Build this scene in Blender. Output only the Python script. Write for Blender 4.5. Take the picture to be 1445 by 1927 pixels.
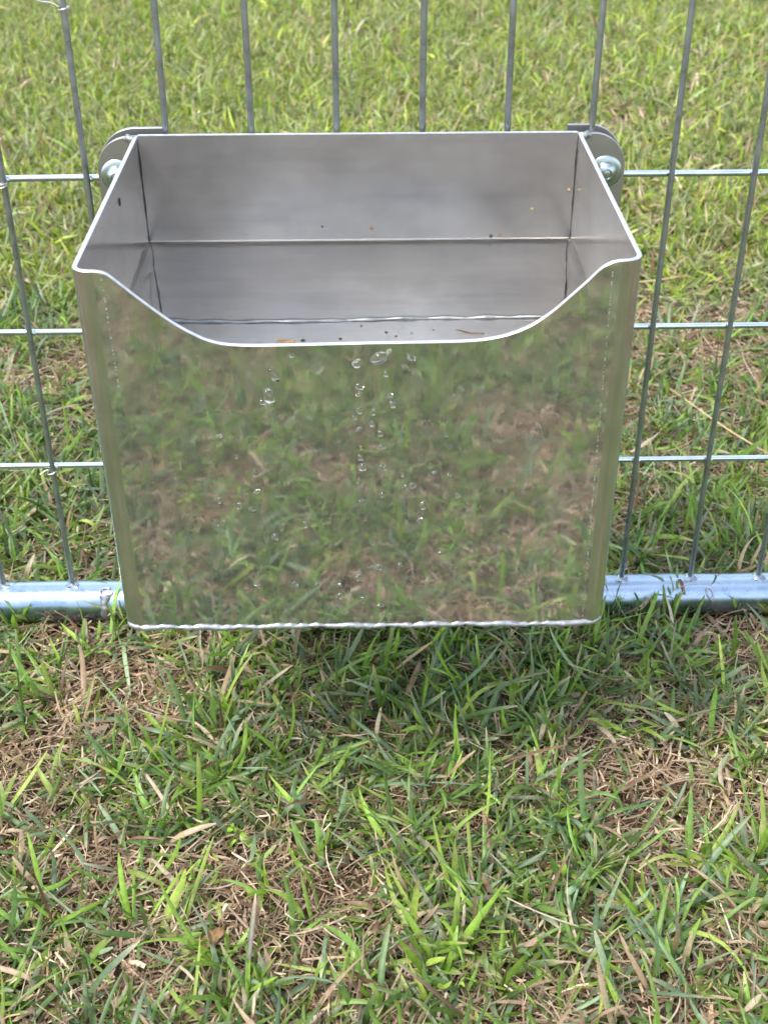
import bpy, bmesh, math, random
import numpy as np
from mathutils import Vector, Matrix

# ------------------------------------------------------------------ camera, sky, sun, exposure
for o in list(bpy.data.objects):
    bpy.data.objects.remove(o)
scn = bpy.context.scene
COL = scn.collection
random.seed(7)
rng = np.random.default_rng(11)

cam_d = bpy.data.cameras.new('camera')
cam = bpy.data.objects.new('camera', cam_d)
COL.objects.link(cam)
R_ = Vector((0.9998812, -0.01500913, -0.00350783)).normalized()
F_ = Vector((0.01060675, 0.83513263, -0.54994635)).normalized()
U_ = R_.cross(F_).normalized()
m = Matrix((R_, U_, -F_)).transposed().to_4x4()
m.translation = Vector((0.1672, -0.7460, 0.5848))
cam.matrix_world = m
cam_d.sensor_fit = 'VERTICAL'
cam_d.sensor_height = 24
cam_d.lens = 2387.3 / 1927 * 24
cam_d.clip_start = 0.02
cam_d.clip_end = 500
cam_d.dof.use_dof = True
cam_d.dof.focus_distance = 0.76
cam_d.dof.aperture_fstop = 11
scn.camera = cam

SUN_EL, SUN_AZ = math.radians(56), math.radians(-128)      # azimuth measured from +Y towards +X
w = bpy.data.worlds.new("World")
scn.world = w
w.use_nodes = True
nt = w.node_tree
nt.nodes.clear()
out = nt.nodes.new('ShaderNodeOutputWorld')
bg = nt.nodes.new('ShaderNodeBackground')
sky = nt.nodes.new('ShaderNodeTexSky')
sky.sky_type = 'NISHITA'
sky.sun_disc = False
sky.sun_elevation = SUN_EL
sky.sun_rotation = SUN_AZ
sky.dust_density = 2.0
tc = nt.nodes.new('ShaderNodeTexCoord')
nz = nt.nodes.new('ShaderNodeTexNoise')
nz.inputs['Scale'].default_value = 2.2
nz.inputs['Detail'].default_value = 5
cr = nt.nodes.new('ShaderNodeValToRGB')
cr.color_ramp.elements[0].position = 0.42
cr.color_ramp.elements[1].position = 0.66
mix = nt.nodes.new('ShaderNodeMix')
mix.data_type = 'RGBA'
mix.inputs[7].default_value = (8.9, 9.6, 10.8, 1)         # thin bright cloud
nt.links.new(tc.outputs['Generated'], nz.inputs['Vector'])
nt.links.new(nz.outputs['Fac'], cr.inputs['Fac'])
nt.links.new(cr.outputs['Color'], mix.inputs[0])
nt.links.new(sky.outputs['Color'], mix.inputs[6])
nt.links.new(mix.outputs[2], bg.inputs['Color'])
bg.inputs['Strength'].default_value = 0.15
nt.links.new(bg.outputs[0], out.inputs['Surface'])

sun_d = bpy.data.lights.new('sun', 'SUN')
sun_d.energy = 2.0
sun_d.angle = math.radians(18)
sun_d.color = (1.0, 0.95, 0.87)
sun = bpy.data.objects.new('sun', sun_d)
COL.objects.link(sun)
sd = Vector((math.sin(SUN_AZ) * math.cos(SUN_EL), math.cos(SUN_AZ) * math.cos(SUN_EL), math.sin(SUN_EL)))
sun.rotation_euler = sd.to_track_quat('Z', 'Y').to_euler()
sun.location = sd * 5

scn.view_settings.view_transform = 'Standard'
scn.view_settings.look = 'None'
scn.view_settings.gamma = 1
scn.view_settings.exposure = 0.98
scn.cycles.max_bounces = 12
scn.cycles.use_denoising = True

# ------------------------------------------------------------------ helpers
def mesh_obj(name, verts, faces, mat, parent=None, smooth=30, mats=None, fm=None):
    me = bpy.data.meshes.new(name)
    me.from_pydata([tuple(v) for v in verts], [], faces)
    if mats:
        for x in mats:
            me.materials.append(x)
        me.polygons.foreach_set('material_index', fm)
    else:
        me.materials.append(mat)
    me.update()
    if smooth:
        me.polygons.foreach_set('use_smooth', [True] * len(me.polygons))
        me.set_sharp_from_angle(angle=math.radians(smooth))
    o = bpy.data.objects.new(name, me)
    COL.objects.link(o)
    if parent:
        o.parent = parent
    return o


def tag(o, label=None, cat=None, group=None, kind=None):
    for k, v in (('label', label), ('category', cat), ('group', group), ('kind', kind)):
        if v:
            o[k] = v
    return o


def empty(name, loc=(0, 0, 0)):
    o = bpy.data.objects.new(name, None)
    o.empty_display_size = 0.02
    o.location = loc
    COL.objects.link(o)
    return o


class MB:
    """collects shapes for one mesh"""
    def __init__(s):
        s.v, s.f = [], []

    def add(s, V, F):
        n = len(s.v)
        s.v += [tuple(v) for v in V]
        s.f += [tuple(i + n for i in f) for f in F]

    def tube(s, pts, r, n=12, caps=True, closed=False):
        pts = [Vector(p) for p in pts]
        rr = r if isinstance(r, (list, tuple)) else [r] * len(pts)
        V, F = [], []
        up = None
        N = len(pts)
        for i, p in enumerate(pts):
            a = pts[(i - 1) % N] if (closed or i > 0) else p
            b = pts[(i + 1) % N] if (closed or i < N - 1) else p
            t = (b - a).normalized()
            if up is None:
                up = Vector((0, 0, 1)) if abs(t.z) < 0.9 else Vector((0, 1, 0))
            x = t.cross(up).normalized()
            up = x.cross(t).normalized()
            for k in range(n):
                q = 2 * math.pi * k / n
                V.append(p + x * (rr[i] * math.cos(q)) + up * (rr[i] * math.sin(q)))
        for i in range(N if closed else N - 1):
            j = (i + 1) % N
            for k in range(n):
                l = (k + 1) % n
                F.append((i * n + k, j * n + k, j * n + l, i * n + l))
        if caps and not closed:
            F.append(tuple(range(n)))
            F.append(tuple(range(len(V) - 1, len(V) - n - 1, -1)))
        s.add(V, F)

    def box(s, a, b, c=0.0):
        (x0, y0, z0), (x1, y1, z1) = a, b
        V = [(x0, y0, z0), (x1, y0, z0), (x1, y1, z0), (x0, y1, z0), (x0, y0, z1), (x1, y0, z1), (x1, y1, z1), (x0, y1, z1)]
        s.add(V, [(3, 2, 1, 0), (4, 5, 6, 7), (0, 1, 5, 4), (1, 2, 6, 5), (2, 3, 7, 6), (3, 0, 4, 7)])

    def dome(s, c, r, axis='-y', h=None, nr=6, n=16, lump=0.0):
        """closed blob: a half ellipsoid standing on a plane"""
        h = h or r
        V, F = [], []
        V.append((0, 0, h))
        for i in range(1, nr + 1):
            q = math.pi / 2 * i / nr
            for k in range(n):
                a = 2 * math.pi * k / n
                l = 1 + lump * math.sin(a * 3 + i) + lump * random.uniform(-.5, .5)
                V.append((r * math.sin(q) * math.cos(a) * l, r * math.sin(q) * math.sin(a) * l, h * math.cos(q)))
        for k in range(n):
            F.append((0, 1 + k, 1 + (k + 1) % n))
        for i in range(nr - 1):
            for k in range(n):
                a, b = 1 + i * n + k, 1 + i * n + (k + 1) % n
                F.append((a, a + n, b + n, b))
        F.append(tuple(reversed(range(1 + (nr - 1) * n, 1 + nr * n))))
        c = Vector(c)
        if axis == '-y':
            V = [c + Vector((x, -z, y)) for x, y, z in V]
        elif axis == '+y':
            V = [c + Vector((x, z, -y)) for x, y, z in V]
        else:
            V = [c + Vector(v) for v in V]
        s.add(V, F)

    def extrude(s, outline, y0, y1, c=0.0004):
        """outline of (x, z) pairs, counter-clockwise seen from -y, given thickness along y with a small chamfer"""
        n = len(outline)
        cx = sum(p[0] for p in outline) / n
        cz = sum(p[1] for p in outline) / n

        def ring(y, k):
            r = []
            for x, z in outline:
                d = math.hypot(x - cx, z - cz) or 1
                r.append((x - (x - cx) / d * k, y, z - (z - cz) / d * k))
            return r
        V = ring(y0, c) + ring(y0 + c, 0) + ring(y1 - c, 0) + ring(y1, c)
        F = [tuple(range(n)), tuple(reversed(range(3 * n, 4 * n)))]
        for q in range(3):
            for i in range(n):
                j = (i + 1) % n
                F.append((q * n + i, (q + 1) * n + i, (q + 1) * n + j, q * n + j))
        s.add(V, F)

    def build(s, name, mat, parent=None, smooth=35):
        return mesh_obj(name, s.v, s.f, mat, parent, smooth)


# ------------------------------------------------------------------ materials
def new_mat(name):
    mt = bpy.data.materials.new(name)
    mt.use_nodes = True
    n = mt.node_tree
    b = n.nodes['Principled BSDF']
    return mt, n, b


def noise(n, scale, detail=4, rough=0.55, vec=None, stretch=None):
    t = n.nodes.new('ShaderNodeTexNoise')
    t.inputs['Scale'].default_value = scale
    t.inputs['Detail'].default_value = detail
    t.inputs['Roughness'].default_value = rough
    c = n.nodes.new('ShaderNodeTexCoord')
    if stretch:
        mp = n.nodes.new('ShaderNodeMapping')
        mp.inputs['Scale'].default_value = stretch
        n.links.new(c.outputs['Object'], mp.inputs['Vector'])
        n.links.new(mp.outputs[0], t.inputs['Vector'])
    else:
        n.links.new(c.outputs['Object'], t.inputs['Vector'])
    return t.outputs['Fac']


def ramp(n, fac, stops):
    r = n.nodes.new('ShaderNodeValToRGB')
    e = r.color_ramp.elements
    while len(e) < len(stops):
        e.new(0.5)
    for i, (p, c) in enumerate(stops):
        e[i].position = p
        e[i].color = (*c, 1) if len(c) == 3 else c
    n.links.new(fac, r.inputs['Fac'])
    return r.outputs['Color']


def mrange(n, fac, a, b, c=0.0, d=1.0):
    r = n.nodes.new('ShaderNodeMapRange')
    r.inputs[1].default_value = a
    r.inputs[2].default_value = b
    r.inputs[3].default_value = c
    r.inputs[4].default_value = d
    n.links.new(fac, r.inputs[0])
    return r.outputs[0]


def math_n(n, op, a, b=None):
    r = n.nodes.new('ShaderNodeMath')
    r.operation = op
    for i, v in enumerate((a, b)):
        if v is None:
            continue
        if isinstance(v, (int, float)):
            r.inputs[i].default_value = v
        else:
            n.links.new(v, r.inputs[i])
    return r.outputs[0]


def mixc(n, fac, a, b):
    r = n.nodes.new('ShaderNodeMix')
    r.data_type = 'RGBA'
    for i, v in ((0, fac), (6, a), (7, b)):
        if isinstance(v, (int, float)):
            r.inputs[i].default_value = v
        elif isinstance(v, tuple):
            r.inputs[i].default_value = (*v, 1)
        else:
            n.links.new(v, r.inputs[i])
    return r.outputs[2]


def bump(n, b, h, strength, dist=0.001, prev=None):
    k = n.nodes.new('ShaderNodeBump')
    k.inputs['Strength'].default_value = strength
    k.inputs['Distance'].default_value = dist
    n.links.new(h, k.inputs['Height'])
    if prev is not None:
        n.links.new(prev, k.inputs['Normal'])
    if b is not None:
        n.links.new(k.outputs[0], b.inputs['Normal'])
    return k.outputs[0]


def seg_mark(n, sx, sz, x_of_z, halfw, z0, z1):
    """narrow vertical scratch line at x = a + k*z between z0 and z1, as a 0..1 mask"""
    a, k = x_of_z
    xc = math_n(n, 'ADD', math_n(n, 'MULTIPLY', sz, k), a)
    d = math_n(n, 'ABSOLUTE', math_n(n, 'SUBTRACT', sx, xc))
    m1 = math_n(n, 'LESS_THAN', d, halfw)
    m2 = math_n(n, 'GREATER_THAN', sz, z0)
    m3 = math_n(n, 'LESS_THAN', sz, z1)
    return math_n(n, 'MULTIPLY', m1, math_n(n, 'MULTIPLY', m2, m3))


def mat_polished():
    """mill-finish aluminium kept shiny: outer face of the sheet"""
    mt, n, b = new_mat('polished_aluminium')
    b.inputs['Metallic'].default_value = .935
    big = noise(n, 14, 3)
    fine = noise(n, 60, 5, stretch=(1, 1, 3))
    streak = noise(n, 30, 4, stretch=(9, 9, .6))
    base = mixc(n, big, (0.56, 0.555, 0.53), (0.64, 0.635, 0.61))
    c = n.nodes.new('ShaderNodeTexCoord')
    s = n.nodes.new('ShaderNodeSeparateXYZ')
    n.links.new(c.outputs['Object'], s.inputs[0])
    dash = mrange(n, noise(n, 760, 3, stretch=(.2, .2, 1)), .48, .60)
    m1 = seg_mark(n, s.outputs[0], s.outputs[2], (0.0545, -0.0235), .00045, 0.300, 0.3585)
    m2 = seg_mark(n, s.outputs[0], s.outputs[2], (0.2835, -0.013), .0003, 0.155, 0.3585)
    front = math_n(n, 'LESS_THAN', s.outputs[1], -0.19)
    mk = math_n(n, 'MULTIPLY', math_n(n, 'MULTIPLY', math_n(n, 'MAXIMUM', m1, m2), dash), front)
    b.inputs['Base Color'].default_value = (0.65, 0.66, 0.64, 1)
    n.links.new(mixc(n, math_n(n, 'MULTIPLY', mk, .55), base, (0.86, 0.86, 0.84)), b.inputs['Base Color'])
    rg = math_n(n, 'ADD', mrange(n, fine, .3, .7, .022, .055), mrange(n, streak, .5, .75, 0, .035))
    rg = math_n(n, 'ADD', rg, math_n(n, 'MULTIPLY', mk, .45))
    n.links.new(rg, b.inputs['Roughness'])
    k = bump(n, None, noise(n, 9, 2), 0.10, 0.004)
    bump(n, b, noise(n, 160, 3, stretch=(1, 1, .35)), 0.05, 0.0004, k)
    return mt


def mat_brushed():
    """dull, faintly brushed inner face with water stains"""
    mt, n, b = new_mat('brushed_aluminium')
    b.inputs['Metallic'].default_value = 1
    blot = noise(n, 11, 5, .6)
    blot2 = noise(n, 26, 6, .65, stretch=(.6, 1, 1))
    col = mixc(n, mrange(n, blot, .35, .68), (0.58, 0.545, 0.51), (0.76, 0.725, 0.68))
    col = mixc(n, mrange(n, blot2, .45, .8, 0, .35), col, (0.50, 0.475, 0.445))
    col = mixc(n, mrange(n, noise(n, 90, 4, .6, stretch=(.10, 1, 1.3)), .50, .72, 0, .22), col, (0.38, 0.36, 0.35))
    n.links.new(col, b.inputs['Base Color'])
    n.links.new(mrange(n, blot, .3, .7, .13, .21), b.inputs['Roughness'])
    b.inputs['Metallic'].default_value = .86
    return mt


def mat_edge():
    mt, n, b = new_mat('cut_aluminium_edge')
    b.inputs['Metallic'].default_value = 0.55
    g = noise(n, 500, 3, stretch=(1, 1, .2))
    n.links.new(ramp(n, g, [(.3, (.50, .51, .54)), (.7, (.68, .69, .72))]), b.inputs['Base Color'])
    b.inputs['Roughness'].default_value = 0.38
    bump(n, b, noise(n, 300, 3), .15, .0003)
    return mt


def mat_weld():
    mt, n, b = new_mat('weld_metal')
    b.inputs['Metallic'].default_value = 0.75
    n.links.new(ramp(n, noise(n, 180, 4), [(.3, (.22, .23, .23)), (.7, (.44, .45, .45))]), b.inputs['Base Color'])
    b.inputs['Roughness'].default_value = 0.33
    bump(n, b, noise(n, 380, 3), .5, .0006)
    return mt


def mat_simple(name, col, rough=.5, metal=0.0, var=.25, scale=60, bmp=.2):
    mt, n, b = new_mat(name)
    lo = tuple(c * (1 - var) for c in col)
    hi = tuple(min(1, c * (1 + var)) for c in col)
    n.links.new(ramp(n, noise(n, scale, 5), [(.3, lo), (.7, hi)]), b.inputs['Base Color'])
    b.inputs['Roughness'].default_value = rough
    b.inputs['Metallic'].default_value = metal
    if bmp:
        bump(n, b, noise(n, scale * 3, 4), bmp, .0004)
    return mt


def mat_galv(name, dark=1.0, rust=False, rough=(.16, .34), metal=1.0, tint=(1, 1, 1)):
    mt, n, b = new_mat(name)
    b.inputs['Metallic'].default_value = metal
    sp = noise(n, 90, 5, .6)
    st = noise(n, 22, 5, .6, stretch=(.25, 1, 1))
    col = mixc(n, mrange(n, sp, .35, .65), tuple(v * dark * k for v, k in zip((.52, .58, .64), tint)), tuple(v * dark * k for v, k in zip((.66, .72, .78), tint)))
    col = mixc(n, mrange(n, st, .58, .72, 0, .6), col, (.50 * dark, .50 * dark, .54 * dark))
    spots = mrange(n, noise(n, 260, 2, stretch=(.5, 1, 1)), .70, .76, 0, .8)
    col = mixc(n, spots, col, (.22, .23, .25))
    rgh = mrange(n, sp, .3, .7, *rough)
    if rust:
        c = n.nodes.new('ShaderNodeTexCoord')
        s = n.nodes.new('ShaderNodeSeparateXYZ')
        n.links.new(c.outputs['Object'], s.inputs[0])
        low = mrange(n, s.outputs[2], .0165, .0110)
        rs = math_n(n, 'MULTIPLY', low, mrange(n, noise(n, 16, 6, .7, stretch=(.7, 1, 1)), .50, .57))
        col = mixc(n, rs, col, (.30, .105, .03))
        n.links.new(math_n(n, 'SUBTRACT', metal, rs), b.inputs['Metallic'])
        rgh = math_n(n, 'ADD', rgh, math_n(n, 'MULTIPLY', rs, .5))
    n.links.new(col, b.inputs['Base Color'])
    n.links.new(rgh, b.inputs['Roughness'])
    bump(n, b, noise(n, 130, 4), .15, .0005)
    return mt


def mat_water(name, ripple=False):
    mt, n, b = new_mat(name)
    b.inputs['Base Color'].default_value = (.97, .99, .985, 1)
    b.inputs['Transmission Weight'].default_value = 1
    b.inputs['IOR'].default_value = 1.333
    b.inputs['Roughness'].default_value = 0.0
    if ripple:
        bump(n, b, noise(n, 26, 2), .06, .0015)
    return mt


def mat_leafy(name, rough=.42):
    """grass blades: per-blade colour, partly translucent, a soft sheen"""
    mt, n, b = new_mat(name)
    at = n.nodes.new('ShaderNodeAttribute')
    at.attribute_name = 'tint'
    v = noise(n, 300, 3, stretch=(1, 1, 1))
    hsv = n.nodes.new('ShaderNodeHueSaturation')
    n.links.new(at.outputs['Color'], hsv.inputs['Color'])
    n.links.new(mrange(n, v, .3, .7, .8, 1.2), hsv.inputs['Value'])
    n.links.new(hsv.outputs[0], b.inputs['Base Color'])
    b.inputs['Roughness'].default_value = rough
    b.inputs['Specular IOR Level'].default_value = .5
    tr = n.nodes.new('ShaderNodeBsdfTranslucent')
    g = n.nodes.new('ShaderNodeMix')
    g.data_type = 'RGBA'
    g.blend_type = 'MULTIPLY'
    g.inputs[0].default_value = 1
    n.links.new(hsv.outputs[0], g.inputs[6])
    g.inputs[7].default_value = (1.35, 1.35, .85, 1)
    n.links.new(g.outputs[2], tr.inputs['Color'])
    ms = n.nodes.new('ShaderNodeMixShader')
    ms.inputs[0].default_value = .32
    n.links.new(b.outputs[0], ms.inputs[1])
    n.links.new(tr.outputs[0], ms.inputs[2])
    n.links.new(ms.outputs[0], n.nodes['Material Output'].inputs['Surface'])
    return mt


def mat_soil():
    mt, n, b = new_mat('soil')
    n.links.new(ramp(n, noise(n, 35, 8, .7), [(.3, (.035, .022, .013)), (.55, (.095, .062, .038)), (.75, (.19, .135, .085))]), b.inputs['Base Color'])
    b.inputs['Roughness'].default_value = .95
    bump(n, b, noise(n, 120, 6), .9, .004)
    return mt


M_POL, M_BRU, M_EDGE, M_WELD = mat_polished(), mat_brushed(), mat_edge(), mat_weld()
M_BEND = mat_simple('bent_aluminium', (.56, .56, .53), .17, .95, .10, 60, .10)
M_SEAM = mat_simple('dark_seam_grime', (.035, .033, .032), .8, 0, .4, 200)
M_PLATE = mat_simple('aluminium_plate', (.40, .385, .37), .42, 1, .10, 40, .12)
M_BOLT = mat_simple('zinc_plated_bolt', (.42, .49, .475), .32, 1, .06, 50, .05)
M_ROD = mat_galv('galvanised_wire', .62, rough=(.24, .36), metal=.92)
M_WIRE = mat_galv('galvanised_cross_wire', .95, rough=(.18, .30))
M_RAIL = mat_galv('galvanised_tube', .66, True, rough=(.20, .36), tint=(.86, 1.0, 1.16))
M_DRIP = mat_simple('zinc_drip', (.42, .42, .46), .38, .9, .2, 150)
M_TIE = mat_simple('tie_wire_metal', (.62, .58, .52), .35, .9, .25, 300)
M_WATER = mat_water('water', True)
M_DROP = mat_water('water_drop')
M_DROP.node_tree.nodes['Principled BSDF'].inputs['IOR'].default_value = 1.42
M_GRASS = mat_leafy('grass_blades')
M_THATCH = mat_leafy('dry_thatch', .6)
M_SOIL = mat_soil()
M_LEAFBROWN = mat_simple('brown_leaf', (.22, .125, .045), .6, 0, .5, 400)
M_LEAFDARK = mat_simple('dark_leaf', (.10, .06, .02), .5, 0, .6, 300)
M_SPECK = mat_simple('dark_grit', (.03, .025, .02), .8, 0, .4, 400)
M_STRAW = mat_simple('straw', (.50, .36, .18), .5, 0, .25, 120)

# ------------------------------------------------------------------ ground
def ground():
    xs = np.concatenate([np.linspace(-60, -3, 12), np.linspace(-2.5, 3.5, 61), np.linspace(4, 60, 12)])
    ys = np.concatenate([np.linspace(-60, -3, 12), np.linspace(-2.5, 6, 86), np.linspace(6.5, 60, 12)])
    V = []
    for y in ys:
        for x in xs:
            z = .003 * math.sin(x * 7.1 + y * 3) + .003 * math.sin(y * 9.3 - x * 4) - .006
            V.append((x, y, z))
    nx = len(xs)
    Fc = [(j * nx + i, j * nx + i + 1, (j + 1) * nx + i + 1, (j + 1) * nx + i) for j in range(len(ys) - 1) for i in range(nx - 1)]
    o = mesh_obj('ground', V, Fc, M_SOIL)
    tag(o, kind='structure')


ground()

# ------------------------------------------------------------------ fence panel
G = 0.335
RR, HR = .0019, .0020
RAIL_R, RAIL_Z = .0150, .0185
fence = empty('fence_panel', (0.17, 0, 0))
tag(fence, 'galvanised welded wire fence panel with a round bottom tube, behind the metal trough', 'fence')


def in_fence(o):
    o.location = (-.17, 0, 0)
    return o


b = MB()
X0, X1 = -.87, 1.27
N = 90
b.tube([(X0 + (X1 - X0) * i / N, 0, RAIL_Z + .0002 * math.sin(i * 1.7)) for i in range(N + 1)], RAIL_R, 32)
rail = in_fence(b.build('bottom_tube', M_RAIL, fence))
b = MB()
b.tube([(X0, 0, 1.0), (X1, 0, 1.0)], RAIL_R, 24)
in_fence(b.build('top_tube', M_RAIL, fence))
for x in (X0 - .0149, X1 + .0149):
    b = MB()
    b.tube([(x, 0, .005), (x, 0, 1.02)], RAIL_R, 24)
    in_fence(b.build('side_post', M_RAIL, fence))
for i in range(-16, 25):
    x = i * .05
    b = MB()
    pts = [(x + random.uniform(-.0003, .0003), random.uniform(-.0002, .0002), RAIL_Z + RAIL_R - .002 + (1.0 - RAIL_Z - RAIL_R) * k / 12) for k in range(13)]
    b.tube(pts, RR, 12)
    b.dome((x, 0, RAIL_Z + RAIL_R - .0012), .0052, 'z', .0030, 4, 14, .18)
    in_fence(b.build('vertical_wire', M_ROD, fence))
for k, z in enumerate((.135 - .0026, .235 - .0020, .335 - .0012, .446, .546, .646, .746, .846)):
    b = MB()
    b.tube([(X0 + (X1 - X0) * i / 30, .0037, z + random.uniform(-.0003, .0003)) for i in range(31)], HR, 12)
    for i in range(-16, 25):                                     # small weld nuggets where the wires cross
        b.dome((i * .05 + .0017, .0022, z - .0002), .0019, '-y', .0014, 3, 8, .15)
    in_fence(b.build('horizontal_wire', M_WIRE, fence))


def on_rail(x, ang, lift=0.0):
    """a point on the tube; ang = degrees from straight up towards the camera"""
    a = math.radians(ang)
    return Vector((x, -(RAIL_R + lift) * math.sin(a), RAIL_Z + (RAIL_R + lift) * math.cos(a)))


# zinc run with a curl at its head on the left, a loop-shaped blob on the right
b = MB()
for k in range(16):
    t = k / 15
    c = on_rail(-.0252 - .0012 * t, 34 + 76 * t)
    b.v += []
pts = [on_rail(-.0254 - .0010 * k / 12 + .0003 * math.sin(k), 40 + 62 * k / 12, -.0012) for k in range(13)]
b.tube(pts, [.0046 * (1 - .35 * min(1, k / 4)) + .0002 * math.sin(k * 2) for k in range(13)], 12)
b.tube([on_rail(-.0248 + .0042 * math.cos(a), 30 + 13 * math.sin(a), .0004) for a in [2 * math.pi * k / 22 for k in range(20)]], .0011, 8)
z1 = in_fence(b.build('zinc_drip', M_DRIP, fence))
b = MB()
b.tube([on_rail(.4128 + .0022 * math.cos(a) + .0008 * math.sin(a), 52 + 15 * math.sin(a), .0003) for a in [2 * math.pi * k / 18 for k in range(18)]], .0008, 8, closed=True)
b.tube([on_rail(.4136 + .0003 * k, 66 + 6 * k, .0002) for k in range(6)], [.0014, .0016, .0012, .0009, .0007, .0005], 8)
in_fence(b.build('zinc_drip', M_DRIP, fence))


def tie(x, z, turns, label, pigtail, r=.00055):
    pts = []
    n = int(turns * 18)
    for k in range(n + 1):
        a = 2 * math.pi * k / 18
        pts.append((RR_ * math.cos(a), RR_ * math.sin(a), .0011 * k / 18 + .0004 * math.sin(a * 1.3)))
    last = Vector(pts[-1])
    for k in range(1, 6):
        pts.append(last + Vector(pigtail) * (k / 5) + Vector((0, 0, .0008 * math.sin(k))))
    b = MB()
    b.tube(pts, r, 7)
    o = b.build('wire_tie', M_TIE)
    o.location = (x, 0, z)
    tag(o, label, 'wire tie', 'wire ties wound round the fence wires')


RR_ = .0028
tie(-.0508, .3295, 3.2, 'wire tie of several close turns round the leftmost upright, just under its topmost visible crossing', (.0005, -.0003, -.001))
tie(-.0511, .1285, 1.4, 'thin wire tie looped below the lowest crossing, left of the trough', (-.006, -.002, -.001))
tie(-.0001, .4305, 1.6, 'twisted wire tie with loose ends at the top left of the photo', (-.0105, -.003, .005))

# ------------------------------------------------------------------ trough
T = .0023
ZT, ZB = .3617, .1535
YB, YF = -.0056, -.2036          # back of the box, outside of the front
RB = .0085                       # bend radius
trough = empty('water_trough', (.163, -.10, ZB))
tag(trough, 'open shiny aluminium water trough with a scooped front lip, bolted to the wire fence', 'water trough')


def lean_left(me):
    """the left wall leans out by about 2 mm at its top, as the real box does"""
    for v in me.vertices:
        f = min(1, max(0, (.085 - v.co.x) / .045))
        v.co.x -= .0019 * f * min(1.1, max(0, (v.co.z - ZB) / (ZT - ZB)))
    me.update()


def in_trough(o, lean=True):
    if lean and o.type == 'MESH':
        lean_left(o.data)
    o.location = (-.163, .10, -ZB)
    return o


XLo, XRo = .0335, .2932


def path_pts(inset):
    """U-shaped wall line, back left corner -> front -> back right corner, (x, y, s-tag)"""
    xl, xr, yf = XLo + inset, XRo - inset, YF + inset
    r = RB - inset
    P = []
    for k in range(9):
        P.append((xl, YB + (yf + r - YB) * k / 8, 'L'))
    for k in range(1, 10):
        a = math.pi / 2 * k / 9
        P.append((xl + r - r * math.cos(a), yf + r - r * math.sin(a), 'BL'))
    nf = 120
    for k in range(1, nf):
        P.append((xl + r + (xr - r - xl - r) * k / nf, yf, 'F'))
    for k in range(0, 10):
        a = math.pi / 2 * k / 9
        P.append((xr - r + r * math.sin(a), yf + r - r * math.cos(a), 'BR'))
    for k in range(1, 9):
        P.append((xr, yf + r + (YB - yf - r) * k / 8, 'R'))
    return P


LIP = [(.030, .3600), (.0403, .3602), (.0455, .3600), (.0496, .3588), (.0539, .3550), (.0594, .3496), (.0705, .3393), (.0797, .3319), (.0891, .3262),
       (.0950, .3240), (.1013, .3228), (.1138, .3222), (.1688, .3229), (.2088, .3233), (.2213, .3241), (.2325, .3265), (.2435, .3313), (.2529, .3383),
       (.2621, .3473), (.2689, .3542), (.2728, .3586), (.2763, .3612), (.2809, .3628), (.2960, .3632)]


def catmull(x):
    xs = [p[0] for p in LIP]
    i = max(0, min(len(xs) - 2, int(np.searchsorted(xs, x) - 1)))
    p0, p1, p2, p3 = LIP[max(0, i - 1)], LIP[i], LIP[i + 1], LIP[min(len(LIP) - 1, i + 2)]
    h = p2[0] - p1[0]
    t = (x - p1[0]) / h
    m1 = (p2[1] - p0[1]) / (p2[0] - p0[0]) * h
    m2 = (p3[1] - p1[1]) / (p3[0] - p1[0]) * h
    return (2 * t**3 - 3 * t**2 + 1) * p1[1] + (t**3 - 2 * t**2 + t) * m1 + (-2 * t**3 + 3 * t**2) * p2[1] + (t**3 - t**2) * m2


def top_z(x, y, tagc):
    if tagc == 'L':
        return ZT - .0016 * min(1, (YB - y) / .19)
    if tagc == 'R':
        return ZT + .0012 * min(1, (YB - y) / .15)
    return catmull(x)


def widen(x, z):
    """the box is a touch narrower at the top right than the bottom"""
    return x


def shell():
    O, I = path_pts(0), path_pts(T)
    n = len(O)
    c = .0005
    NR = 14
    V, Fc, FM = [], [], []

    def add_grid(rows, mat, flip, bend=None):
        base = len(V)
        for r in rows:
            V.extend(r)
        for j in range(len(rows) - 1):
            for i in range(n - 1):
                q = (base + j * n + i, base + j * n + i + 1, base + (j + 1) * n + i + 1, base + (j + 1) * n + i)
                Fc.append(q if flip else q[::-1])
                FM.append(mat if bend is None or (O[i][2] == 'F' and O[i + 1][2] == 'F') else bend)
    tops = [top_z(*p) for p in O]
    outer, inner = [], []
    for j in range(NR + 1):
        t = j / NR
        outer.append([(p[0], p[1], ZB + .001 + (tp - c - ZB - .001) * t) for p, tp in zip(O, tops)])
        inner.append([(p[0], p[1], ZB + .001 + (tp - c - ZB - .001) * t) for p, tp in zip(I, tops)])
    add_grid(outer, 0, True, 3)
    add_grid(inner, 1, False)
    Oc, Ic = path_pts(c), path_pts(T - c)
    rim = [outer[-1], [(p[0], p[1], tp) for p, tp in zip(Oc, tops)], [(p[0], p[1], tp) for p, tp in zip(Ic, tops)], inner[-1]]
    add_grid(rim, 2, True)
    low = [inner[0], outer[0]]
    add_grid(low, 2, True)
    for e in (0, n - 1):                                    # the two raw ends at the back
        base = len(V)
        V.extend([outer[0][e], inner[0][e], inner[-1][e], outer[-1][e]])
        Fc.append((base, base + 1, base + 2, base + 3))
        FM.append(2)
    o = mesh_obj('wall_sheet', V, Fc, None, trough, 38, [M_POL, M_BRU, M_EDGE, M_BEND], FM)
    bm = bmesh.new()
    bm.from_mesh(o.data)
    bmesh.ops.recalc_face_normals(bm, faces=[f for f in bm.faces])
    bm.to_mesh(o.data)
    bm.free()
    in_trough(o)
    return o


shell()


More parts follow.
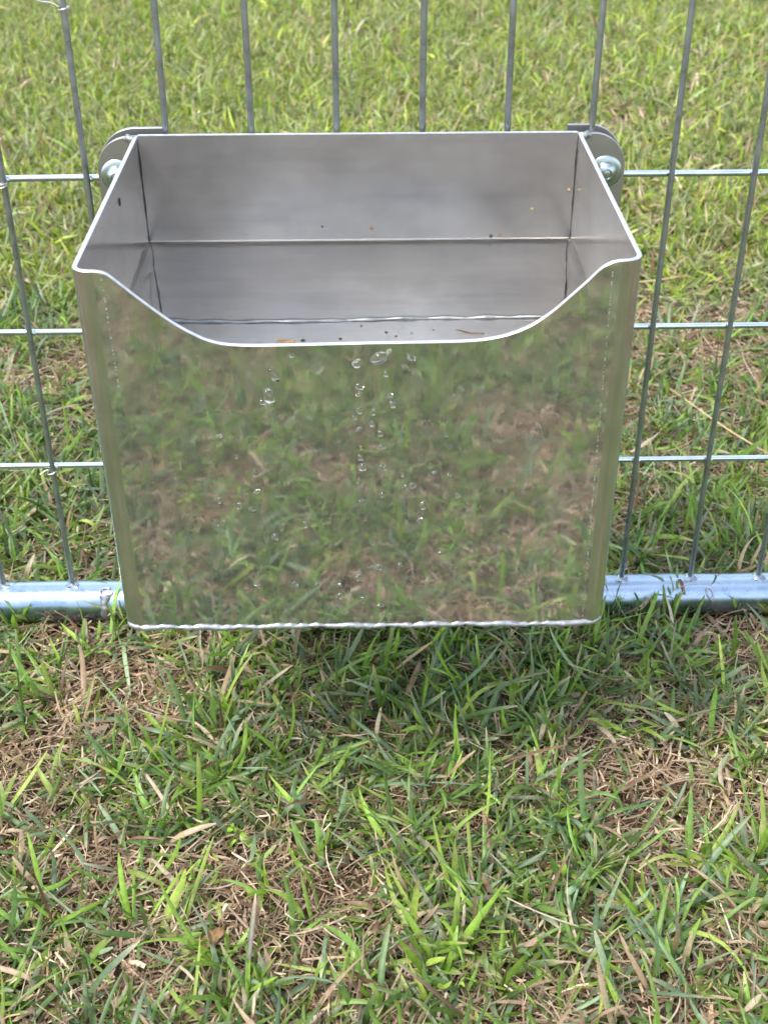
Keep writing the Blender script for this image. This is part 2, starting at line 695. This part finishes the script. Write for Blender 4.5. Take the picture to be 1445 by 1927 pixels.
def plate_box(name, a, bb, mats, parent, c=.0004):
    """a flat sheet with faces: front = inner finish, back polished, rim = cut edge"""
    (x0, y0, z0), (x1, y1, z1) = a, bb
    bm = bmesh.new()
    bmesh.ops.create_cube(bm, size=1)
    for v in bm.verts:
        v.co = (x0 + (v.co.x + .5) * (x1 - x0), y0 + (v.co.y + .5) * (y1 - y0), z0 + (v.co.z + .5) * (z1 - z0))
    bmesh.ops.bevel(bm, geom=bm.edges[:], offset=c, segments=2, affect='EDGES')
    big = max((x1 - x0) * (z1 - z0), (x1 - x0) * (y1 - y0))
    for f in bm.faces:
        f.material_index = 0 if f.calc_area() > big * .5 else 1
        f.smooth = False
    me = bpy.data.meshes.new(name)
    bm.to_mesh(me)
    bm.free()
    for x in mats:
        me.materials.append(x)
    o = bpy.data.objects.new(name, me)
    COL.objects.link(o)
    o.parent = parent
    return in_trough(o)


plate_box('back_sheet', (XLo + T + .0002, YB - T, ZB + .0005), (XRo - T - .0002, YB + .0001, ZT + .0010), (M_BRU, M_EDGE), trough)
P = [(p[0], p[1]) for p in path_pts(T - .0006)]
n_ = len(P)
V = [(x, y, ZB + z) for z in (.0205, .0235) for x, y in P]
F_s = [tuple(reversed(range(n_))), tuple(range(n_, 2 * n_))] + [(i, (i + 1) % n_, (i + 1) % n_ + n_, i + n_) for i in range(n_)]
in_trough(mesh_obj('floor_sheet', V, F_s, M_BRU, trough, 30))

# dark grimy seam lines in the two back corners, thin and wandering
for x in (XLo + T, XRo - T):
    b = MB()
    sg = 1 if x < .1 else -1
    b.tube([(x + sg * (.0001 + .0004 * math.sin(k * .9) * math.sin(k * .37)), YB - T - .0001, ZB + .005 + (ZT - ZB - .006) * k / 40) for k in range(41)],
           [.0003 + .0002 * abs(math.sin(k * .55)) for k in range(41)], 6)
    in_trough(b.build('corner_seam', M_SEAM, trough))
# bright bead where the back meets the floor (seen through the water)
b = MB()
b.tube([(XLo + T + (XRo - XLo - 2 * T) * k / 80, YB - T - .0003, ZB + .0237 + .0009 * math.sin(k * .5) * math.sin(k * .21 + 1)) for k in range(81)],
       [.0024 + .0006 * math.sin(k * .8) for k in range(81)], 8)
in_trough(b.build('inner_weld_bead', M_WELD, trough))
# weld bead round the bottom of the front
b = MB()
P = [p for p in path_pts(.0008) if p[2] in ('BL', 'F', 'BR')]
pts, rad = [], []
st = 0.0
prev = None
for p in P:
    if prev is not None:
        st += math.hypot(p[0] - prev[0], p[1] - prev[1])
    prev = p
    pts.append((p[0], p[1] - (.0005 if p[2] == 'F' else 0), ZB + .0004 + .0003 * math.sin(st * 310) + .0003 * math.sin(st * 77) + random.uniform(-.0003, .0003)))
    rad.append(.0016 * min(1, .35 + min(len(rad), len(P) - 1 - len(rad)) / 5) + .00022 * math.sin(st * 900) + .0003 * math.sin(st * 160) + random.uniform(-.0002, .0004))
b.tube(pts, rad, 10)
in_trough(b.build('weld_bead', M_WELD, trough, 60))


# mounting plates with bolts, clamp plates behind the wires
def ear(cx, sgn, top, bottom, inner, reach, r):
    """plate outline with one round upper and lower outer corner; sgn = +1 right, -1 left"""
    O = []
    xo = cx + sgn * reach
    xi = cx - sgn * inner
    O.append((xi, bottom))
    for k in range(13):
        a = math.pi / 2 * k / 12
        O.append((xo - sgn * r + sgn * r * math.sin(a), bottom + r - r * math.cos(a)))
    for k in range(15):
        a = math.pi / 2 * k / 14
        O.append((xo - sgn * r + sgn * r * math.cos(a), top - r + r * math.sin(a)))
    O.append((xi, top))
    return O if sgn > 0 else O[::-1]


for sgn, cx in ((1, .3092), (-1, .0195)):
    z_c = .3380
    b = MB()
    inn = (cx - .2885) if sgn > 0 else (.0385 - cx)
    b.extrude(ear(cx, sgn, .3612, .302, inn, .0112, .0205), -.0054, -.0024)
    pl = in_trough(b.build('mounting_plate', M_PLATE, trough), False)
    b = MB()
    b.dome((cx, -.0054, z_c), .0098, '-y', .0016, 5, 32)
    b.dome((cx, -.0064, z_c), .0064, '-y', .0042, 8, 32)
    b.tube([(cx + .0030 * math.cos(a), -.0106, z_c + .0030 * math.sin(a)) for a in [2 * math.pi * k / 20 for k in range(20)]], .0004, 6, closed=True)
    bo = b.build('bolt', M_BOLT, pl)
    b = MB()
    b.extrude(ear(cx, sgn, .3622, .302, .0225 if sgn > 0 else .0285, .0120, .0225), .0082, .0112)
    cp = in_trough(b.build('clamp_plate', M_PLATE, trough), False)
    b = MB()
    b.tube([(cx, -.003, z_c), (cx, .017, z_c)], .0030, 16)
    hexo = [(cx + .0065 * math.cos(math.pi / 3 * k), z_c + .0065 * math.sin(math.pi / 3 * k)) for k in range(6)]
    b.extrude(hexo, .0113, .0163)
    b.build('nut', M_BOLT, cp)
    # lumpy corner weld between rim and plate
    b = MB()
    xw = XRo + .0028 if sgn > 0 else XLo - .0030
    b.tube([(xw - sgn * .0045 + sgn * .0012 * k, -.0065 - .0006 * math.sin(k), ZT - .0014 + .0006 * math.sin(k * 2.1)) for k in range(7)],
           [.0012, .0019, .0024, .0022, .0024, .0018, .0009], 10)
    b.tube([(xw - sgn * (.0022 - .0002 * k), -.0068, ZT - .002 - .0024 * k) for k in range(8)], [.0022, .0024, .0021, .0019, .0017, .0014, .0011, .0006], 10)
    in_trough(b.build('corner_weld', M_WELD, trough, 70))


# ------------------------------------------------------------------ water in the trough
def water():
    WZ = .2956
    r0 = RB - T

    def outline(off):
        xl, xr, yf, yb = XLo + T + off, XRo - T - off, YF + T + off, YB - T - off
        r = max(r0 - off, .001)
        P = []
        for k in range(25):
            P.append((xl, yb + (yf + r - yb) * k / 24))
        for k in range(1, 7):
            a = math.pi / 2 * k / 6
            P.append((xl + r - r * math.cos(a), yf + r - r * math.sin(a)))
        for k in range(1, 41):
            P.append((xl + r + (xr - xl - 2 * r) * k / 40, yf))
        for k in range(1, 7):
            a = math.pi / 2 * k / 6
            P.append((xr - r + r * math.sin(a), yf + r - r * math.cos(a)))
        for k in range(1, 25):
            P.append((xr, yf + r + (yb - yf - r) * k / 24))
        for k in range(1, 41):
            P.append((xr + (xl - xr) * k / 41, yb))
        return P
    rings = [(-.0005, ZB + .0233), (-.0005, WZ + .0031), (.0001, WZ + .0029), (.0005, WZ + .0022), (.0011, WZ + .0014), (.0019, WZ + .0008), (.0030, WZ + .0004), (.0045, WZ + .00015), (.0065, WZ)]
    V, Fc = [], []
    n = len(outline(0))
    for off, z in rings:
        V += [(x, y, z) for x, y in outline(off)]
    Fc.append(tuple(reversed(range(n))))
    for j in range(len(rings) - 1):
        for i in range(n):
            k = (i + 1) % n
            Fc.append((j * n + i, j * n + k, (j + 1) * n + k, (j + 1) * n + i))
    Fc.append(tuple(range((len(rings) - 1) * n, len(rings) * n)))
    o = mesh_obj('water', V, Fc, M_WATER, None, 50)
    bm = bmesh.new()
    bm.from_mesh(o.data)
    bmesh.ops.recalc_face_normals(bm, faces=bm.faces[:])
    bm.to_mesh(o.data)
    bm.free()
    lean_left(o.data)
    tag(o, 'clear still water filling the aluminium trough up to below its rim', 'water', kind='stuff')
    return WZ


WZ = water()

# ------------------------------------------------------------------ drops on the front sheet
DROPS = [(0.172, 0.3154, 0.0073, 0.0048), (0.1616, 0.3124, 0.0039, 0.0039), (0.1217, 0.3069, 0.0032, 0.0067), (0.1186, 0.2955, 0.0049, 0.0067), (0.1156, 0.2921, 0.0022, 0.0025), (0.1627, 0.2999, 0.0034, 0.0028), (0.1619, 0.2959, 0.002, 0.0017), (0.1305, 0.317, 0.0017, 0.0017), (0.1753, 0.3066, 0.002, 0.002), (0.1786, 0.2902, 0.0027, 0.0034), (0.1773, 0.2951, 0.002, 0.002), (0.1625, 0.2868, 0.0022, 0.0025), (0.1693, 0.2862, 0.0022, 0.0031), (0.1684, 0.2794, 0.0022, 0.002), (0.1602, 0.2833, 0.0017, 0.0022), (0.1616, 0.2765, 0.0024, 0.0017), (0.1726, 0.2742, 0.0024, 0.0034), (0.1624, 0.2601, 0.0022, 0.0025), (0.1634, 0.2548, 0.0039, 0.0034), (0.1736, 0.2664, 0.0022, 0.0022), (0.1099, 0.2517, 0.0027, 0.0036), (0.0934, 0.2734, 0.002, 0.0017), (0.1628, 0.2662, 0.0015, 0.0017), (0.1614, 0.247, 0.002, 0.0031), (0.1738, 0.255, 0.0024, 0.0017), (0.1735, 0.2383, 0.0022, 0.0028), (0.1888, 0.2435, 0.0027, 0.0031), (0.1834, 0.2505, 0.002, 0.002), (0.1941, 0.2315, 0.0032, 0.0036), (0.1999, 0.2512, 0.0022, 0.0017), (0.205, 0.2726, 0.0015, 0.0017), (0.11, 0.241, 0.0022, 0.0017), (0.1001, 0.2328, 0.0024, 0.0034), (0.0908, 0.2358, 0.002, 0.0022), (0.1069, 0.2298, 0.0027, 0.002), (0.0879, 0.2222, 0.0029, 0.0039), (0.1213, 0.2194, 0.0024, 0.0045), (0.1177, 0.2129, 0.0029, 0.0028), (0.134, 0.2209, 0.0022, 0.0028), (0.1632, 0.2345, 0.0024, 0.002), (0.1925, 0.2224, 0.0024, 0.0025), (0.2115, 0.2371, 0.002, 0.0025), (0.2163, 0.2312, 0.0012, 0.0022), (0.171, 0.1927, 0.0029, 0.0025), (0.1606, 0.1863, 0.0029, 0.0042), (0.15, 0.1812, 0.0022, 0.002), (0.1266, 0.1822, 0.0024, 0.0028), (0.1385, 0.1817, 0.0022, 0.0022), (0.1065, 0.1815, 0.0032, 0.002), (0.1502, 0.1741, 0.0022, 0.0034), (0.1623, 0.1711, 0.0027, 0.0039), (0.1723, 0.1673, 0.0029, 0.002), (0.1822, 0.1943, 0.0022, 0.0017), (0.2034, 0.2012, 0.0015, 0.0017), (0.2069, 0.2495, 0.0017, 0.0017), (0.1842, 0.2429, 0.0017, 0.0017), (0.1617, 0.2435, 0.0015, 0.0017), (0.1746, 0.254, 0.0017, 0.0017), (0.2092, 0.1929, 0.001, 0.002), (0.1864, 0.3163, 0.0022, 0.002), (0.1876, 0.3149, 0.0027, 0.0022), (0.1768, 0.3187, 0.0017, 0.0014), (0.101, 0.2617, 0.0015, 0.0017)]


def drop_mesh(seed, asp):
    rd = random.Random(seed)
    n, nr = 28, 8
    V = [(0, -asp, 0)]
    ph, ph2 = rd.uniform(0, 6.28), rd.uniform(0, 6.28)
    for i in range(1, nr + 1):
        q = math.pi / 2 * i / nr
        for k in range(n):
            a = 2 * math.pi * k / n
            rad = .5 * (1 + .10 * math.sin(2 * a + ph) * math.sin(q) + .06 * math.sin(3 * a + ph2))
            sag = -.10 * math.cos(q)
            V.append((rad * math.sin(q) ** .85 * math.cos(a), -asp * math.cos(q) ** .8 if i < nr else 0, rad * math.sin(q) ** .85 * math.sin(a) + sag))
    Fc = [(0, 1 + (k + 1) % n, 1 + k) for k in range(n)]
    for i in range(nr - 1):
        for k in range(n):
            a, c = 1 + i * n + k, 1 + i * n + (k + 1) % n
            Fc.append((a, c, c + n, a + n))
    Fc.append(tuple(range(1 + (nr - 1) * n, 1 + nr * n)))
    return V, Fc


protos = []
for s in range(5):
    V, Fc = drop_mesh(s + 3, .46 + .03 * s)
    o = mesh_obj('water_drop', V, Fc, M_DROP, None, 60)
    bm = bmesh.new()
    bm.from_mesh(o.data)
    bmesh.ops.recalc_face_normals(bm, faces=bm.faces[:])
    bm.to_mesh(o.data)
    bm.free()
    protos.append(o)
SPECIAL = {0: 'largest water drop, an arched one just under the middle of the front lip',
           1: 'roundish water drop just left of the arched drop below the lip',
           2: 'tall narrow water drop at the upper left, above the big round one',
           3: 'big round water drop at the upper left of the front face',
           18: 'wide slanted water drop midway down the middle trickle line'}
ORD = 'topmost second third fourth fifth sixth seventh eighth ninth tenth eleventh twelfth thirteenth fourteenth fifteenth sixteenth seventeenth eighteenth nineteenth twentieth lowest lowest lowest'.split()
ZONES = ((.095, 'far left scatter'), (.145, 'left scatter'), (.1668, 'middle trickle line'), (.181, 'trickle line right of the middle'), (.199, 'scatter right of both trickle lines'), (1, 'far right scatter'))


def drop_label(i):
    zone = lambda x: next(n for lim, n in ZONES if x < lim)
    me_ = zone(DROPS[i][0])
    same = sorted((k for k in range(len(DROPS)) if zone(DROPS[k][0]) == me_), key=lambda k: -DROPS[k][1])
    q = same.index(i)
    return 'small water drop, %s in the %s' % (ORD[q] if q == 0 else ('lowest' if q == len(same) - 1 else ORD[q] + ' down'), me_)


for i, (x, z, ww, hh) in enumerate(DROPS):
    o = protos[i] if i < 5 else protos[i % 5].copy()
    if i >= 5:
        COL.objects.link(o)
    o.location = (x, YF + .00003, z)
    kk = 1.28 if max(ww, hh) < .003 else 1.12
    o.scale = (ww * kk, (ww + hh) / 2 * kk * .85, hh * kk)
    o.rotation_euler = (0, random.uniform(-.5, .5), 0)
    tag(o, SPECIAL.get(i) or drop_label(i), 'water drop', 'water drops on the front of the trough')


# ------------------------------------------------------------------ bits floating in the water and stuck on the walls
def sliver(name, p0, p1, wid, mat, label, cat, bend=.15, thick=.0004, group=None, z=None):
    p0, p1 = Vector(p0), Vector(p1)
    d = p1 - p0
    L = d.length
    t = d.normalized()
    s = t.cross(Vector((0, 0, 1))).normalized()
    n = 12
    V, Fc = [], []
    for k in range(n + 1):
        u = k / n
        c = p0 + d * u + s * (bend * L * math.sin(u * math.pi)) + Vector((0, 0, .0003 * math.sin(u * 9)))
        wd = wid * (math.sin(math.pi * min(.97, u * .9 + .05)) ** .6) * (1 + .15 * math.sin(u * 23))
        for sd, dz in ((-.5, 0), (0, thick), (.5, 0), (0, -thick)):
            V.append(c + s * (sd * wd) + Vector((0, 0, dz)))
    for k in range(n):
        for j in range(4):
            Fc.append((k * 4 + j, k * 4 + (j + 1) % 4, k * 4 + 4 + (j + 1) % 4, k * 4 + 4 + j))
    Fc.append((3, 2, 1, 0))
    Fc.append((n * 4, n * 4 + 1, n * 4 + 2, n * 4 + 3))
    ctr = (p0 + p1) / 2
    V = [v - ctr for v in V]
    o = mesh_obj(name, V, Fc, mat, None, 60)
    o.location = ctr
    tag(o, label, cat, group)
    return o


sliver('leaf_fragment', (.1192, -.1440, WZ + .0003), (.1292, -.1443, WZ + .0003), .0046, M_LEAFBROWN, 'short wide brown leaf fragment floating near the left of the front lip', 'leaf fragment', .05)
sliver('leaf_fragment', (.2134, -.1330, WZ + .0003), (.2282, -.1381, WZ + .0003), .0026, M_LEAFDARK, 'long thin dark leaf fragment floating towards the right of the lip', 'leaf fragment', .05)


def speck(p, r, mat, label, group):
    bm = bmesh.new()
    bmesh.ops.create_icosphere(bm, subdivisions=2, radius=r)
    for v in bm.verts:
        v.co *= random.uniform(.7, 1.25)
        v.co.x *= 1.35
    me = bpy.data.meshes.new('grit_speck')
    bm.to_mesh(me)
    bm.free()
    me.materials.append(mat)
    o = bpy.data.objects.new('grit_speck', me)
    o.location = p
    COL.objects.link(o)
    tag(o, label, 'speck', group)


for (x, y), r in (((.1331, -.1437), .0009), ((.1524, -.1422), .0007), ((.1766, -.135), .0006), ((.1816, -.1397), .0005), ((.2014, -.1323), .0004), ((.19, -.136), .0004), ((.1635, -.1268), .0005)):
    speck((x, y, WZ + .0002), r, M_SPECK, 'dark floating grit speck near the lip, %s from the left' % {.1331: 'first', .1524: 'second', .1635: 'third', .1766: 'fourth', .1816: 'fifth', .19: 'sixth', .2014: 'seventh'}[x], 'specks floating on the water')
M_YEL = mat_simple('yellow_speck', (.45, .32, .09), .6)
for (x, z), r, mt, lb in (((.1398, .3065), .0005, M_SPECK, 'dark speck on the back wall left of the middle'), ((.1697, .3052), .0008, M_LEAFBROWN, 'brown round speck on the middle of the back wall'),
                          ((.2424, .2995), .0009, M_SPECK, 'dark speck on the back wall at the waterline'), ((.2479, .3003), .0008, M_LEAFBROWN, 'brownish speck on the back wall just right of the dark waterline speck'),
                          ((.2664, .3165), .0006, M_YEL, 'pale straw coloured speck on the right of the back wall'), ((.2878, .3283), .0006, M_YEL, 'yellow speck in the right back corner seam')):
    speck((x, YB - T - r * .5, z), r, mt, lb, 'specks stuck on the inside of the trough')
b = MB()
b.tube([(0, 0, -.0022), (0, 0, 0), (0, .0004, .0024)], [.0002, .0006, .0002], 7)
o = b.build('scuff_mark', M_SPECK)
o.location = (XLo + T - .0015, -.0818, .349)
tag(o, 'short dark upright scuff on the inside of the left wall', 'scuff mark')


# ------------------------------------------------------------------ grass
def vnoise(x, y, scale, seed):
    r = np.random.default_rng(seed)
    tab = r.random((64, 64))
    u, v = x * scale + 31.7, y * scale + 17.3
    i, j = np.floor(u).astype(int), np.floor(v).astype(int)
    fu, fv = u - i, v - j
    fu, fv = fu * fu * (3 - 2 * fu), fv * fv * (3 - 2 * fv)
    g = lambda a, c: tab[a % 64, c % 64]
    return (g(i, j) * (1 - fu) + g(i + 1, j) * fu) * (1 - fv) + (g(i, j + 1) * (1 - fu) + g(i + 1, j + 1) * fu) * fv


BARE = [(.121, -.211, .035), (.097, -.232, .035), (.332, -.185, .05), (.165, -.279, .03), (.066, -.291, .03), (-.039, -.213, .035), (.30, -.16, .03), (0, -.085, .03),
        (.42, -.06, .05), (.36, .03, .03), (-.06, .32, .04), (.5, .42, .07), (.42, .33, .05), (-.15, .42, .05), (.47, .55, .05), (.62, 1.2, .08)]
LUSH = [(-.086, .15, .05), (-.13, .17, .05), (.281, -.05, .03), (.214, -.03, .03), (.136, -.03, .03), (-.02, .13, .03), (.22, -.12, .03), (.05, -.19, .03), (.27, -.22, .03), (.38, -.30, .03), (.19, -.30, .03)]


def greenness(x, y):
    g = .34 * vnoise(x, y, 14, 1) + .56 * vnoise(x, y, 40, 2) + .16 * vnoise(x, y, 3, 3)
    g = g + .10 * np.clip((y - .3) / .8, 0, 1) - .10 * np.clip((x - .25) / .5, -.6, 1) * np.clip(y / .6 + .3, 0, 1)
    g = g - .06 * np.clip((-.33 - y) / .1, 0, 1) - .05 * np.clip((.2 - x) / .2, 0, 1) * np.clip((-.33 - y) / .1, 0, 1)
    for cx, cy, r in BARE:
        g = g - .20 * np.exp(-((x - cx)**2 + (y - cy)**2) / (2 * r * r))
    for cx, cy, r in LUSH:
        g = g + .16 * np.exp(-((x - cx)**2 + (y - cy)**2) / (2 * r * r))
    return g


def strips(name, bx, by, bz, az, L, W, e0, curl, col, tipcol, tipw, S, twist, roll, mat, label, cross=True):
    n = len(bx)
    t = np.linspace(0, 1, S + 1)
    prof = np.interp(t, [0, .15, .45, .75, .92, 1], [.55, .9, 1.0, .84, .58, .22]) if cross else np.interp(t, [0, .5, 1], [.8, 1, .7])
    px, py, pz = bx.copy(), by.copy(), bz.copy()
    P, Wd, Nn = [], [], []
    a = az.copy()
    seg = L / S
    for k in range(S + 1):
        e = e0 - curl * t[k]
        ce, se = np.cos(e), np.sin(e)
        T3 = np.stack([np.cos(a) * ce, np.sin(a) * ce, se], 1)
        side = np.stack([-np.sin(a), np.cos(a), np.zeros(n)], 1)
        nor = np.cross(T3, side)
        rl = roll + twist * t[k]
        sd = side * np.cos(rl)[:, None] + nor * np.sin(rl)[:, None]
        nn = np.cross(sd, T3)
        P.append(np.stack([px, py, pz], 1))
        Wd.append(sd)
        Nn.append(nn)
        px = px + T3[:, 0] * seg
        py = py + T3[:, 1] * seg
        pz = np.maximum(pz + T3[:, 2] * seg, .0006 + bz * .3)
        a = a + twist * .75 / S
    m = 3 if cross else 2
    V = np.zeros((n, S + 1, m, 3), np.float32)
    for k in range(S + 1):
        h = (W * prof[k] * .5)[:, None]
        if cross:
            V[:, k, 0] = P[k] - Wd[k] * h
            V[:, k, 1] = P[k] - Nn[k] * h * .38
            V[:, k, 2] = P[k] + Wd[k] * h
        else:
            V[:, k, 0] = P[k] - Wd[k] * h
            V[:, k, 1] = P[k] + Wd[k] * h
    V = V.reshape(-1, 3)
    # keep out of the fence's bottom tube
    dy, dz = V[:, 1], V[:, 2] - RAIL_Z
    d = np.sqrt(dy**2 + dz**2)
    ins = (d < RAIL_R + .0008) & (V[:, 0] > X0) & (V[:, 0] < X1)
    f = np.where(ins, (RAIL_R + .0008) / np.maximum(d, 1e-5), 1)
    V[:, 1] = dy * f
    V[:, 2] = np.where(ins, RAIL_Z + dz * f, V[:, 2])
    tt = np.clip((t - (1 - .45)) / .45, 0, 1) ** 2
    C = np.ones((n, S + 1, m, 4), np.float32)
    for k in range(S + 1):
        mixw = (tipw * tt[k])[:, None]
        c = col * (1 - mixw) + tipcol * mixw
        for j in range(m):
            C[:, k, j, :3] = c * (1.10 if (cross and j == 1) else 1.0)
    idx = np.arange(n)[:, None, None] * (S + 1) * m + np.arange(S)[None, :, None] * m + np.arange(m - 1)[None, None, :]
    idx = idx.reshape(-1)
    quads = np.stack([idx, idx + 1, idx + 1 + m, idx + m], 1).astype(np.int32)
    me = bpy.data.meshes.new(name)
    me.vertices.add(len(V))
    me.vertices.foreach_set('co', V.ravel())
    me.loops.add(quads.size)
    me.loops.foreach_set('vertex_index', quads.ravel())
    me.polygons.add(len(quads))
    me.polygons.foreach_set('loop_start', np.arange(0, quads.size, 4, dtype=np.int32))
    me.polygons.foreach_set('loop_total', np.full(len(quads), 4, np.int32))
    me.polygons.foreach_set('use_smooth', np.ones(len(quads), bool))
    at = me.attributes.new('tint', 'FLOAT_COLOR', 'POINT')
    at.data.foreach_set('color', C.reshape(-1, 4).ravel())
    me.materials.append(mat)
    me.update(calc_edges=True)
    o = bpy.data.objects.new(name, me)
    COL.objects.link(o)
    tag(o, label, 'grass', kind='stuff')
    return o


PAL = np.array([(.235, .345, .045), (.180, .285, .050), (.140, .215, .065), (.180, .245, .125), (.255, .310, .170), (.095, .160, .035), (.340, .400, .075), (.230, .215, .140)], np.float32)
PALW = np.array([.22, .20, .14, .14, .10, .08, .08, .04])
TAN = np.array([(.50, .375, .25), (.35, .24, .155), (.66, .54, .40), (.21, .125, .08), (.44, .31, .22), (.13, .075, .045)], np.float32)
TANW = np.array([.26, .24, .15, .14, .13, .08])


def grass_zone(x0, x1, y0, y1, shoots, Lm, Wm, S, seed, label, thr=.44, skip=None, yel=0.0):
    r = np.random.default_rng(seed)
    x = r.uniform(x0, x1, shoots)
    y = r.uniform(y0, y1, shoots)
    g = greenness(x, y)
    keep = r.random(shoots) < np.clip((g - thr + .12) / .24, .14, 1)
    if skip:
        keep &= ~((x > skip[0]) & (x < skip[1]) & (y > skip[2]) & (y < skip[3]))
    x, y, g = x[keep], y[keep], g[keep]
    ns = len(x)
    cnt = r.integers(2, 6, ns)
    base = np.repeat(np.arange(ns), cnt)
    n = len(base)
    lean = r.uniform(0, 2 * np.pi, ns)
    up = r.random(ns) ** 2.2
    az = lean[base] + r.normal(0, 1.0, n)
    bx = x[base] + r.normal(0, .0020, n)
    by = y[base] + r.normal(0, .0020, n)
    bz = r.uniform(-.002, .004, n)
    gg = g[base]
    L = Lm * np.clip(np.exp(r.normal(0, .42, n)), 0, 2.1) * (.75 + .5 * np.clip(gg, 0, 1))
    W = Wm * r.uniform(.5, 1.15, n) * (.8 + .3 * r.random(ns)[base])
    e0 = np.clip(r.normal(.38, .30, n) + up[base] * .85, .02, 1.5)
    curl = np.clip(r.normal(.65, .75, n), -.7, 2.6)
    shade = np.exp(r.normal(0, .22, ns))[base] * np.exp(r.normal(0, .12, n))
    tone = (np.clip(r.normal(.5, .28, ns), 0, .999))[base]
    ci = r.choice(len(PAL), n, p=PALW)
    own = r.random(n) < .45
    ci2 = r.choice(len(PAL), ns, p=PALW)[base]
    ci = np.where(own, ci, ci2)
    col = PAL[ci] * shade[:, None]
    if yel:
        col = col * np.array([1 + .42 * yel, 1 + .16 * yel, 1.0])
    dead = r.random(n) < .05 + np.clip(.62 - gg, 0, .5) * .55
    col[dead] = TAN[r.choice(len(TAN), dead.sum(), p=TANW)]
    tip = TAN[r.choice(3, n)]
    tipw = np.where(r.random(n) < .4, r.uniform(.3, 1, n), 0)
    strips('grass', bx, by, bz, az, L, W, e0, curl, col.astype(np.float32), tip, tipw, S, r.normal(0, 1.0, n), r.normal(0, .5, n), M_GRASS, label)
    return n


def thatch_zone(x0, x1, y0, y1, n, Lm, Wm, seed, label, skip=None, bright=1.0):
    r = np.random.default_rng(seed)
    x = r.uniform(x0, x1, n)
    y = r.uniform(y0, y1, n)
    if skip:
        k = ~((x > skip[0]) & (x < skip[1]) & (y > skip[2]) & (y < skip[3]))
        x, y = x[k], y[k]
        n = len(x)
    z = r.uniform(-.003, .009, n)
    L = Lm * np.clip(np.exp(r.normal(0, .5, n)), 0, 2.4)
    W = Wm * np.exp(r.normal(0, .4, n))
    col = TAN[r.choice(len(TAN), n, p=TANW)] * np.exp(r.normal(0, .28, n))[:, None] * bright
    e0 = r.normal(.08, .28, n)
    strips('thatch', x, y, z, r.uniform(0, 2 * np.pi, n), L, W, e0, r.normal(.2, .5, n), col.astype(np.float32), TAN[r.choice(3, n)], r.uniform(0, .5, n), 2,
           r.normal(0, .8, n), r.normal(0, .6, n), M_THATCH, label, cross=False)


near = (-.50, .88, -1.05, .55)
mid = (-.95, 1.35, .35, 2.6)
thatch_zone(*near, 300000, .010, .00095, 5, 'short brown dead grass bits matted on the soil around the trough')
thatch_zone(-1.3, 1.7, -1.1, 2.9, 90000, .022, .0024, 6, 'brown dead grass matted on the lawn farther from the trough', skip=near)
rr = np.random.default_rng(77)
nr_ = 9000
strips('thatch', rr.uniform(near[0], near[1], nr_), rr.uniform(near[2], near[3], nr_), rr.uniform(.001, .010, nr_), rr.uniform(0, 6.28, nr_), rr.uniform(.025, .06, nr_),
       rr.uniform(.0006, .0012, nr_), rr.normal(.25, .2, nr_), rr.normal(.6, .4, nr_), (TAN[rr.choice(3, nr_)] * rr.uniform(.6, 1.2, (nr_, 1))).astype(np.float32), TAN[rr.choice(3, nr_)],
       rr.uniform(0, .5, nr_), 6, rr.normal(0, 2.6, nr_), rr.normal(0, .5, nr_), M_THATCH, 'thin curling dry stems tangled through the lawn around the trough', cross=False)
grass_zone(*near, 36000, .026, .0035, 7, 21, 'green grass blades growing over the lawn around the trough', thr=.40, yel=-.35)
grass_zone(*mid, 85000, .026, .0040, 3, 22, 'bright green grass on the lawn behind the fence', thr=.36, skip=near, yel=.5)
grass_zone(-6, 7, -5, 9, 45000, .07, .010, 3, 23, 'green grass on the outer lawn', thr=.30, skip=(-.6, 1.0, -1.1, 2.5), yel=.8)

# ------------------------------------------------------------------ loose straws and a dead leaf on the lawn
sliver('straw_stalk', (.447, .300, .030), (.525, .180, .018), .0021, M_STRAW, 'long orange tan straw stalk lying in the grass right of the trough', 'straw', .02, .0009)
sliver('straw_stalk', (.430, .560, .022), (.525, .575, .026), .0020, M_STRAW, 'pale straw stalk lying level in the grass beyond the right of the fence', 'straw', .02, .0009)
sliver('dead_leaf', (.068, -.299, .010), (.084, -.290, .012), .009, M_LEAFBROWN, 'small brown dead leaf in the grass near the bottom of the photo', 'leaf', .08, .0006)
